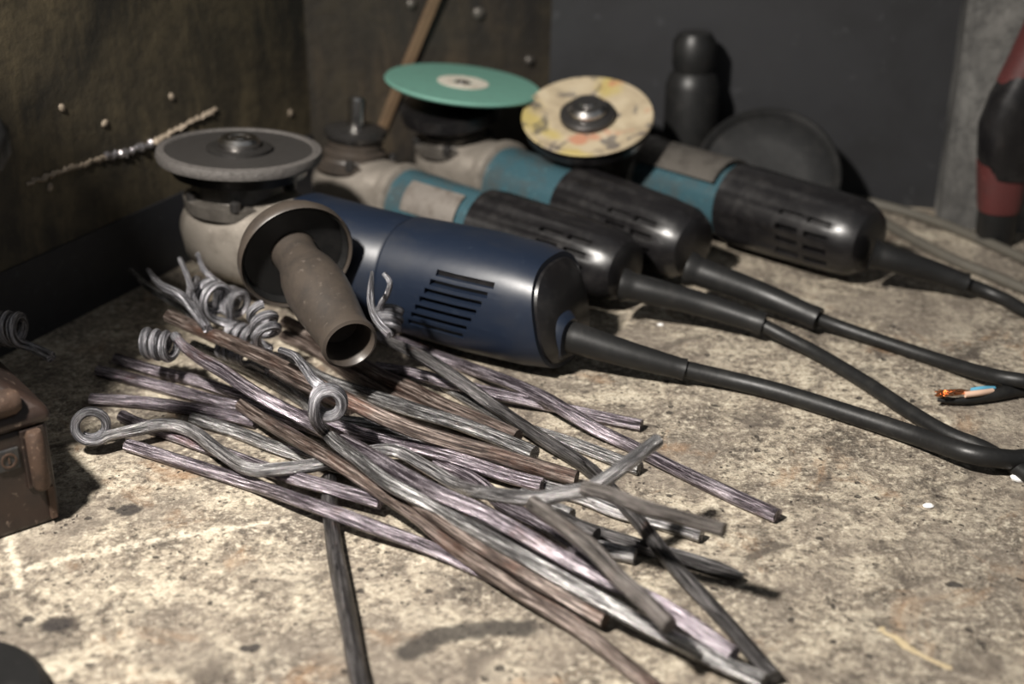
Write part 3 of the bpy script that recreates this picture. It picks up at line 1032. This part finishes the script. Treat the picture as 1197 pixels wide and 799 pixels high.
RODS = [
    # ---- lowest layer
    dict(label='flat dark bar pointing at the viewer, apart from the pile in front', px=[(384, 560), (386, 600), (392, 645), (400, 690), (409, 735), (417, 780), (424, 815), (436, 900)], mat='rod_dark', r=0.0052),
    dict(label='short grey rod end hidden under the tight ring curl', px=[(398, 492), (440, 498), (500, 512)], mat='rod_grey'),
    dict(label='black rod with a tapering end right of the pile', px=[(868, 674), (805, 654), (755, 640), (703, 624), (640, 604)], mat='rod_dark', tip=0.15, r=0.0046),  # dark steel here also paints the shadow lying along this rod
    dict(label='short bright rod end showing a clean round cut face', px=[(655, 628), (700, 640), (743, 650)], mat='rod_bright', r=0.005),
    dict(label='stubby cut rod end, upper of two dark nubs in the pile', px=[(610, 578), (640, 592), (668, 603)], mat='rod_grey', r=0.005),
    dict(label='stubby dark rod end, lower of two nubs in the pile', px=[(650, 603), (672, 614), (697, 626)], mat='rod_dark', r=0.005),
    dict(label='dark rod wedged between the two long bright rods', px=[(540, 597), (580, 620), (628, 648), (690, 682)], mat='rod_dark'),
    dict(label='bluish tipped rod lying just under the wavy hooked rod', px=[(143, 486), (160, 494), (205, 509), (268, 532), (336, 556), (390, 571), (445, 587)], mat='rod_purple'),
    dict(label='grey rod crossing below the red-brown rod at left', px=[(225, 489), (280, 506), (318, 521), (368, 538), (430, 556)], mat='rod_grey'),
    dict(label='straight pinkish rod, lowest of the three left-hand ends', px=[(106, 466), (155, 469), (200, 474), (255, 483), (300, 494)], mat='rod_purple'),
    dict(label='ribbed rod whose cut end peeks behind the raised stub', px=[(520, 450), (564, 476), (602, 497), (645, 510), (683, 523), (716, 536), (748, 548)], mat='rod_grey'),
    dict(label='rod with a square cut end, rearmost at the right of the pile', px=[(440, 429), (483, 436), (530, 449), (598, 464), (669, 480), (705, 488), (750, 497)], mat='rod_purple', r=0.0045),
    dict(label='rust brown rod running left of the one under the handle', px=[(332, 392), (377, 414), (406, 434), (438, 452), (500, 480), (560, 505)], mat='rod_rust', r=0.005),
    dict(label='short brown rod in the middle of the fan', px=[(290, 426), (331, 443), (368, 458), (410, 478)], mat='rod_rust'),
    dict(label='lilac rod, uppermost of the three left-hand ends', px=[(136, 419), (180, 433), (230, 445), (293, 466), (340, 482)], mat='rod_purple'),
    dict(label='rod with a rusty left tip between two lilac ones', px=[(115, 433), (155, 443), (205, 456), (255, 469), (331, 488), (395, 512)], mat='rod_purple'),
    dict(label='long dark rod along the front edge of the pile', px=[(149, 520), (200, 536), (255, 553), (331, 578), (412, 607), (494, 637), (571, 671), (610, 692)], mat='rod_purple', r=0.0046),
    dict(label='long straight rod reaching farthest right, near the blue grinder', px=[(463, 398), (505, 414), (560, 434), (598, 448), (640, 467), (693, 499), (740, 522), (788, 547), (855, 579), (909, 603)], mat='rod_purple', r=0.0048),
    dict(label='pale flaked rod ending beneath the raised rod tip', px=[(560, 546), (633, 568), (680, 581), (722, 598), (768, 610), (820, 626)], mat='rod_bright', r=0.0046),
    dict(label='long dark rod from the rear curl by the blue grinder to the front', px=[(444, 391), (460, 401), (494, 417), (530, 440), (580, 476), (633, 512), (669, 534), (697, 555), (740, 601), (768, 637), (793, 667), (834, 711), (870, 752), (905, 792)], mat='rod_dark', r=0.0047, lift=[(0, 0.030), (0.06, 0.020), (0.14, 0.005)],
         coil=dict(c=(453, 374), z=0.042, ax=(-0.2, -0.75, -0.65), e='L', R=0.0074, turns=2.5, r=0.0025, tail=[(449, 320, 0.076), (456, 330, 0.072), (452, 345, 0.062), (446, 358, 0.052)])),
    dict(label='purple grey rod ending under the brown stub rod', px=[(510, 540), (560, 565), (588, 589), (628, 609), (674, 640), (735, 688)], mat='rod_purple'),
    dict(label='dark striped rod ending in the middle under the wavy one', px=[(345, 484), (393, 498), (435, 511), (488, 523), (540, 538), (593, 556), (634, 567)], mat='rod_purple', r=0.0047),
    dict(label='red-brown rod passing right under the side handle', px=[(334, 376), (370, 394), (406, 415), (447, 440), (483, 456), (514, 472), (567, 494), (605, 511)], mat='rod_rust', r=0.0056),
    dict(label='grey rod leading up to the tight ring curl', px=[(226, 404), (261, 418), (293, 432), (331, 453), (358, 471), (376, 490)], mat='rod_grey'),
    dict(label='wavy pale rod with a hook loop at left and upturned end', px=[(105, 511), (125, 509), (155, 503), (193, 496), (225, 504), (255, 526), (288, 547), (318, 549), (369, 543), (409, 533), (440, 526), (467, 528), (501, 547), (540, 569), (580, 578), (628, 583), (657, 577), (685, 572), (702, 564), (735, 540), (768, 515)], mat='rod_bright', r=0.0045,
         lift=[(0, 0.012), (0.84, 0.012), (0.9, 0.036), (1, 0.058)], coil=dict(c=(106, 497), z=0.018, ax=(0.25, -1.0, 0.15), e='B', R=0.0085, turns=1.1, r=0.0028)),
    dict(label='long dark rusty rod from left ending in a broken lip mid-pile', px=[(198, 369), (240, 388), (271, 401), (325, 426), (365, 447), (409, 469), (448, 488), (488, 504), (540, 520), (580, 531), (630, 546), (674, 559)], mat='rod_rust', r=0.0054, lift=[(0, 0.030), (0.3, 0.036), (0.5, 0.022), (0.7, 0.005)]),
    dict(label='grey rod with a big open curl at the handle, cut end mid-pile', px=[(325, 410), (350, 425), (378, 443), (435, 463), (488, 480), (540, 496), (590, 515), (625, 530)], mat='rod_grey', r=0.0053,
         coil=dict(c=(309, 378), z=0.040, ax=(0.30, -0.80, -0.5), e='L', R=0.0070, turns=2.3, r=0.0029, pitch=0.0085)),
    dict(label='long rust-tinged rod along the front running off the bottom edge', px=[(282, 473), (300, 486), (331, 504), (383, 534), (435, 568), (488, 604), (527, 636), (604, 689), (669, 729), (718, 767), (775, 812)], mat='rod_rust', r=0.0048),
    dict(label='rusty rod ending in a brown cut face near the bottom edge', px=[(430, 540), (483, 582), (522, 610), (563, 638), (604, 664), (660, 697), (708, 724)], mat='rod_rust', r=0.0050),
    dict(label='long lilac rod with a three-turn spring curl at left', px=[(208, 400), (233, 418), (261, 434), (305, 463), (380, 503), (432, 531), (475, 556), (514, 577), (567, 600), (619, 629), (655, 650), (710, 678), (738, 690), (793, 720), (858, 765)], mat='rod_purple', r=0.0049, lift=[(0, 0.036), (0.06, 0.030), (0.2, 0.005)],
         coil=dict(c=(186, 403), z=0.031, m=2, ax=(0.92, -0.25, -0.05), e='T', R=0.0072, turns=3.2, r=0.0027, pitch=0.0064)),
    dict(label='glossy grey rod with a tight ring curl in mid-pile', px=[(374, 483), (379, 497), (390, 514), (419, 537), (456, 565), (501, 588), (540, 611), (600, 644), (669, 683), (738, 722), (787, 746), (840, 773), (893, 797)], mat='rod_grey', r=0.0048,
         coil=dict(c=(384, 470), z=0.046, ax=(0.12, -1.0, 0.3), e='L', R=0.0074, turns=2.2, r=0.0033, pitch=0.0068, tail=[(328, 409, 0.052), (345, 416, 0.054), (357, 431, 0.054), (369, 447, 0.053)])),
    dict(label='brown-tipped stub rod lying across the front ends', px=[(622, 588), (657, 613), (693, 642), (724, 675), (755, 703), (783, 731)], mat='rod_brown', r=0.0048),
    dict(label='brownish grey rod raised above the rest, tip in the air', px=[(681, 569), (716, 579), (752, 593), (800, 606), (847, 619)], mat='rod_brown', r=0.0043,
         lift=[(0, 0.034), (0.3, 0.040), (1, 0.050)]),
    # ---- curls at the rear left
    dict(label='pointed rod tip rising at the far left of the pile', px=[(153, 315), (171, 333), (190, 345), (212, 358), (232, 374)], mat='rod_grey', r=0.0036, tip=0.6, lift=[(0, 0.035), (0.5, 0.020), (1, 0.006)]),
    dict(label='bright bent rod end with a thin point beside the rear curls', px=[(173, 315), (188, 333), (212, 346), (227, 363), (243, 384)], mat='rod_coil', r=0.0038, tip=0.5, lift=[(0, 0.050), (0.4, 0.034), (1, 0.010)]),
    dict(label='rod with a large two-turn curl under the gear housing', px=[(240, 364), (252, 373), (278, 383), (300, 393)], mat='rod_coil', r=0.0042, lift=[(0, 0.022), (1, 0.010)],
         coil=dict(c=(246, 346), z=0.036, ax=(0.6, -0.8, 0.0), e='L', R=0.0098, turns=2.2, r=0.0028, pitch=0.010, tail=[(210, 302, 0.062), (219, 322, 0.055), (224, 336, 0.050)])),
    dict(label='rod with a steel curl close to the handle guard', px=[(270, 370), (282, 380), (300, 390)], mat='rod_coil', r=0.0040, lift=[(0, 0.014), (1, 0.008)],
         coil=dict(c=(272, 353), z=0.030, ax=(0.65, -0.75, 0.1), e='L', R=0.0080, turns=1.9, r=0.0027, pitch=0.0105, m=2, tail=[(231, 296, 0.060), (238, 315, 0.052), (252, 330, 0.044)])),
    dict(label='small tight curl lying below the large rear curls', px=[(294, 394), (304, 400), (316, 407)], mat='rod_coil', r=0.0034, lift=[(0, 0.012), (1, 0.008)],
         coil=dict(c=(280, 390), z=0.018, ax=(0.95, -0.3, -0.1), e='B', R=0.0052, turns=3.4, r=0.0024, pitch=0.0062, m=2)),
    dict(label='tiny bright spiral in the gap beneath the rusty rod', px=[(286, 420), (298, 426), (312, 433)], mat='rod_coil', r=0.0030, lift=[(0, 0.012), (1, 0.01)],
         coil=dict(c=(270, 412), z=0.016, ax=(0.9, -0.45, -0.1), e='B', R=0.0040, turns=3.6, r=0.0020, pitch=0.0052, m=2)),
    dict(label='straight rod spike standing beside the rear grinder curl', px=[(435, 318), (433, 342), (435, 362), (444, 379), (456, 391)], mat='rod_coil', r=0.0027, tip=0.4, lift=[(0, 0.078), (0.5, 0.050), (1, 0.026)]),
    dict(label='curled rod in the shadow behind the toolbox', px=[(24, 396), (36, 404), (48, 411), (60, 417)], mat='rod_coil', r=0.0042, lift=[(0, 0.03), (1, 0.02)],
         coil=dict(c=(6, 384), z=0.040, ax=(0.93, -0.3, 0.05), e='B', R=0.0085, turns=3.2, r=0.0030, pitch=0.0078)),
]
for i, R_ in enumerate(RODS):
    rod(seed=i, **R_)


# ------------------------------------------------------------------ toolbox, cropped by the left edge
Bc = gp(73, 606)
Bu = Vector((gp(68, 607) - gp(0, 630))).normalized()        # along the front face, to the right
Bn = Vector((-Bu.y, Bu.x, 0))                                # to the back
MT = Matrix(((Bu.x, Bn.x, 0, Bc.x), (Bu.y, Bn.y, 0, Bc.y), (0, 0, 1, 0), (0, 0, 0, 1)))
tb = empty('toolbox', mat=MT)
tag(tb, 'small rusty brown metal toolbox with domed lid at the left edge', 'toolbox')
BL, BD, BH = 0.20, 0.095, 0.058
box('body', (-BL, 0, 0), (0, BD, BH), M['boxpaint'], tb, 0.003)
V, F = loft_data([
    [(-BL - 0.002, -0.002, BH), (0.002, -0.002, BH), (0.002, BD + 0.002, BH), (-BL - 0.002, BD + 0.002, BH)],
    [(-BL - 0.002, -0.002, BH + 0.008), (0.002, -0.002, BH + 0.008), (0.002, BD + 0.002, BH + 0.008), (-BL - 0.002, BD + 0.002, BH + 0.008)],
    [(-BL + 0.022, 0.026, BH + 0.026), (-0.022, 0.026, BH + 0.026), (-0.022, BD - 0.026, BH + 0.026), (-BL + 0.022, BD - 0.026, BH + 0.026)]])
lid = obj('lid', V, F, M['boxpaint'], tb, sharp=0.2)
bv = lid.modifiers.new('soft', 'BEVEL')
bv.width = 0.003
bv.segments = 2
# carrying handle on the front slope of the lid
mtx = Matrix.Translation((-0.068, 0.002, BH + 0.0155)) @ Matrix.Rotation(PI / 2, 4, 'Y')
lathe('lid_handle', [(0, 0), (0.005, 0.0), (0.0068, 0.003), (0.0072, 0.03), (0.0068, 0.053), (0.005, 0.056), (0, 0.056)], M['rustmetal'], lid, 20, mtx)
# barrel latch near the front corner
box('latch_plate', (-0.0150, -0.0015, 0.024), (-0.0025, 0.0006, 0.0575), M['boxpaint'], tb, 0.0006)
lathe('latch_barrel', [(0, 0.024), (0.0035, 0.024), (0.0046, 0.026), (0.0046, 0.055), (0.0035, 0.057), (0, 0.057)], M['rustmetal'], tb, 20,
      Matrix.Translation((-0.0088, -0.0040, 0)))
box('latch_strip', (-0.0060, -0.0025, 0.003), (-0.0025, 0.0006, 0.0225), M['rustmetal'], tb, 0.0006)
# square badge with ring mark
bd = box('badge', (-0.0285, -0.0014, 0.0375), (-0.0165, 0.0005, 0.0495), M['emblem'], tb, 0.0008)
mb = Matrix.Translation((-0.0225, -0.0013, 0.0435)) @ Matrix.Rotation(PI / 2, 4, 'X')
lathe('badge_ring', [(0.0031, 0), (0.0041, 0), (0.0041, 0.0008), (0.0031, 0.0008), (0.0031, 0)], M['rustmetal'], bd, 28, mb)
box('badge_mark', (-0.02295, -0.0021, 0.0418), (-0.02205, -0.0013, 0.0452), M['rustmetal'], bd)

# tall black shade caster added on the toolbox lid, mostly out of frame
lo_ = MT @ Vector((-0.078, 0.048, BH + 0.0262))
oc = empty('shade_caster', lo_)
tag(oc, 'tall black shade caster added on the toolbox lid, its tip at the left edge', 'shade caster')
lathe('caster_body', [(0, 0), (0.042, 0), (0.044, 0.004), (0.044, 0.27), (0.040, 0.282), (0.016, 0.312), (0.013, 0.325), (0, 0.326)], M['black'], oc, 48)
nz_ = [Vector((0.030, 0.0, 0.070)), Vector((0.052, -0.001, 0.086)), Vector((0.070, -0.003, 0.108)), Vector((0.086, -0.005, 0.124))]
nz_ = [Vector(p) for p in catmull(nz_, 0.004)]
tube('caster_arm', nz_, [0.009 - 0.003 * i / (len(nz_) - 1) for i in range(len(nz_))], M['black'], oc, n=14)
lathe('caster_tip', [(0, -0.012), (0.008, -0.012), (0.0125, -0.005), (0.0130, 0.006), (0.009, 0.013), (0, 0.0145)], M['rubber'], oc, 24, Matrix.Translation(nz_[-1]))

# black disc put in to fill the dark bottom left corner
pc = gp(-72, 842)
dark_disc = lathe('corner_disc', [(0, 0), (0.044, 0), (0.046, 0.003), (0.046, 0.008), (0.043, 0.011), (0.020, 0.012), (0, 0.010)], M['rubber'], sharp=0.6)
dark_disc.location = (pc.x, pc.y, 0)
tag(dark_disc, 'black round disc cropped by the bottom left corner', 'dark_disc')

# ------------------------------------------------------------------ things at the back
# leaning wooden stick
pt = on_plane(514, -14, CORNER + WB_N * 0.007, WB_N)
pb = gp(417, 222)
d = (pt - pb)
LEN = d.length + 0.06
zd = d.normalized()
xd = WB_D - zd * WB_D.dot(zd)
xd.normalize()
yd = zd.cross(xd)
st = box('wooden_stick', (-0.0042, -0.003, 0.0), (0.0042, 0.003, LEN), M['wood'], None, 0.0008)
st.matrix_world = Matrix(((xd.x, yd.x, zd.x, pb.x), (xd.y, yd.y, zd.y, pb.y), (xd.z, yd.z, zd.z, pb.z + 0.001), (0, 0, 0, 1)))
tag(st, 'thin brown wooden stick leaning against the back wall behind the green disc', 'stick')

# dim black capped form
bt = empty('dark_form', (0.147, 1.138, 0))
tag(bt, 'dim black form with round cap standing behind the cream disc', 'capped_form')
lathe('form_body', [(0, 0), (0.0205, 0), (0.022, 0.003), (0.022, 0.100), (0.019, 0.109), (0.014, 0.114), (0, 0.114)], M['rubber'], bt)
lathe('cap', [(0, 0.112), (0.016, 0.112), (0.0175, 0.118), (0.0175, 0.136), (0.013, 0.143), (0, 0.145)], M['rubber'], bt)

# dark dished wheel leaning against the sheet
wc = gp(897, 204, 0.043)
nrm = Vector((-0.12, -0.72, 0.70)).normalized()
wm = Matrix.Translation(wc) @ nrm.to_track_quat('Z', 'Y').to_matrix().to_4x4()
wh = empty('dished_wheel', mat=wm)
tag(wh, 'dark dished wheel leaning against the grey sheet behind the right grinder', 'wheel')
lathe('face', [(0, -0.0060), (0.030, -0.006), (0.050, -0.003), (0.052, 0.0), (0.050, 0.001), (0.030, -0.002), (0, -0.002)], M['rubber'], wh, 64)
lathe('rim', [(0.050, -0.003), (0.0565, -0.003), (0.0575, 0.0), (0.0575, 0.004), (0.0555, 0.005), (0.0515, 0.002), (0.050, 0.0)], M['rubber'], wh, 64, sharp=0.6)

# upright tool with red and black grip
tp = gp(1161, 284)
ht = empty('hand_tool', (tp.x, tp.y, 0))
tag(ht, 'upright hand tool with black and red rubber grip by the pale pillar', 'hand tool')


def zloft(name, secs, mat, parent, n=32):
    rings = []
    for (z, w, dpt, xc, yc, e) in secs:
        rings.append([(xc + p[1], yc + p[2], z) for p in se_ring(0, w, dpt, e=e, n=n)])
    V, F = loft_data(rings)
    return obj(name, V, F, mat, parent, sharp=0.6)


zloft('tail_stub', [(0.0, 0.0125, 0.012, 0, 0, 2.4), (0.004, 0.0142, 0.0135, 0, 0, 2.4), (0.026, 0.0148, 0.014, 0.0, 0, 2.4), (0.030, 0.0148, 0.014, 0, 0, 2.4)], M['rubber'], ht)
zloft('red_collar', [(0.028, 0.0155, 0.0150, 0.0, 0, 2.5), (0.034, 0.0165, 0.016, 0.0, 0, 2.5), (0.050, 0.0180, 0.0165, -0.001, 0, 2.5), (0.066, 0.0192, 0.017, -0.002, 0, 2.5)], M['red'], ht)
zloft('black_grip', [(0.056, 0.0165, 0.0175, 0.001, -0.001, 2.5), (0.070, 0.0200, 0.0180, -0.002, -0.001, 2.4), (0.095, 0.0215, 0.0190, -0.0025, 0, 2.4), (0.118, 0.0205, 0.0185, 0.002, 0, 2.4), (0.135, 0.0190, 0.018, 0.008, 0, 2.4)], M['black'], ht)
zloft('red_shoulder', [(0.128, 0.0195, 0.0175, 0.005, 0.001, 2.4), (0.150, 0.0200, 0.0185, 0.013, 0, 2.4), (0.172, 0.0215, 0.019, 0.021, 0, 2.4), (0.186, 0.0225, 0.019, 0.026, 0, 2.4)], M['red'], ht)
zloft('nose', [(0.184, 0.0220, 0.019, 0.026, 0, 2.4), (0.205, 0.0210, 0.0185, 0.030, 0, 2.4), (0.232, 0.0170, 0.016, 0.034, 0, 2.2), (0.240, 0.010, 0.010, 0.035, 0, 2)], M['black'], ht)

# loose cables behind
for lab, pts, mt in (('dusty grey cable at the back running along the pillar foot', [(905, 220, 0.004), (935, 222, 0.004), (1000, 233, 0.004), (1060, 248, 0.004), (1110, 265, 0.004), (1160, 286, 0.004), (1210, 308, 0.004), (1260, 330, 0.004)], 'oldcable'),
                 ('dusty cable on the slab just beyond the right grinder cord', [(985, 236, 0.004), (1025, 256, 0.004), (1070, 281, 0.004), (1120, 306, 0.004), (1165, 324, 0.004), (1210, 343, 0.004), (1260, 362, 0.004)], 'oldcable')):
    P_ = px_path(pts)
    org = Vector((P_[len(P_) // 2][0], P_[len(P_) // 2][1], 0))
    o = tube('loose_cable', [Vector(p) - org for p in P_], 0.0042, M[mt], n=12)
    o.location = org
    tag(o, lab, 'cable')

# stripped cable end
P_ = px_path([(1096, 467, 0.004), (1125, 468, 0.004), (1160, 462, 0.0045), (1200, 455, 0.0045), (1280, 463, 0.0045), (1400, 459, 0.0045), (1700, 414, 0.0045)])
org = Vector((P_[2][0], P_[2][1], 0))
sc = empty('stripped_cable', org)
tag(sc, 'black cable end stripped to bare copper strands at right', 'cable')
rad = [0.0012 + 0.0034 * min(1, i / 7) for i in range(len(P_))]
tube('sheath', [Vector(p) - org for p in P_], rad, M['cable'], sc, n=12)
rg = random.Random(11)
for i in range(14):
    a = [(1094 + rg.uniform(-3, 6), 459 + rg.uniform(-4, 5), 0.006 + rg.uniform(-0.002, 0.004)), (1108, 459 + rg.uniform(-3, 3), 0.0075 + rg.uniform(0, 0.003)),
         (1120 + rg.uniform(0, 6), 458 + rg.uniform(-3, 3), 0.0085 + rg.uniform(0, 0.002)), (1135, 459 + rg.uniform(-1, 1), 0.0085)]
    tube('copper_strand', [Vector(p) - org for p in px_path(a, 0.002)], 0.0006, M['copper'], sc, n=6)
tube('tan_wire', [Vector(p) - org for p in px_path([(1128, 461, 0.0085), (1145, 459, 0.0085), (1160, 457, 0.007)], 0.003)], 0.0019, M['tanwire'], sc, n=10)
tube('blue_wire', [Vector(p) - org for p in px_path([(1136, 456, 0.0095), (1148, 454, 0.0095), (1162, 454, 0.007)], 0.003)], 0.0016, M['bluewire'], sc, n=10)

# crumbs on the slab
for lab, u, v, r in (('small white crumb on the slab near the right edge', 1085, 592, 0.0022), ('larger pale flake below the cables at the right edge', 1193, 560, 0.0042),
                     ('tiny white crumb beyond the blue grinder cord', 772, 380, 0.0016)):
    p = gp(u, v)
    o = lathe('crumb', [(0, 0), (r, 0.0002), (r * 1.1, r * 0.35), (r * 0.7, r * 0.75), (0, r * 0.8)], M['pebble'], n=9)
    o.data.transform(Matrix.Diagonal((1.3, 0.9, 1, 1)))
    o.location = p
    tag(o, lab, 'crumb')
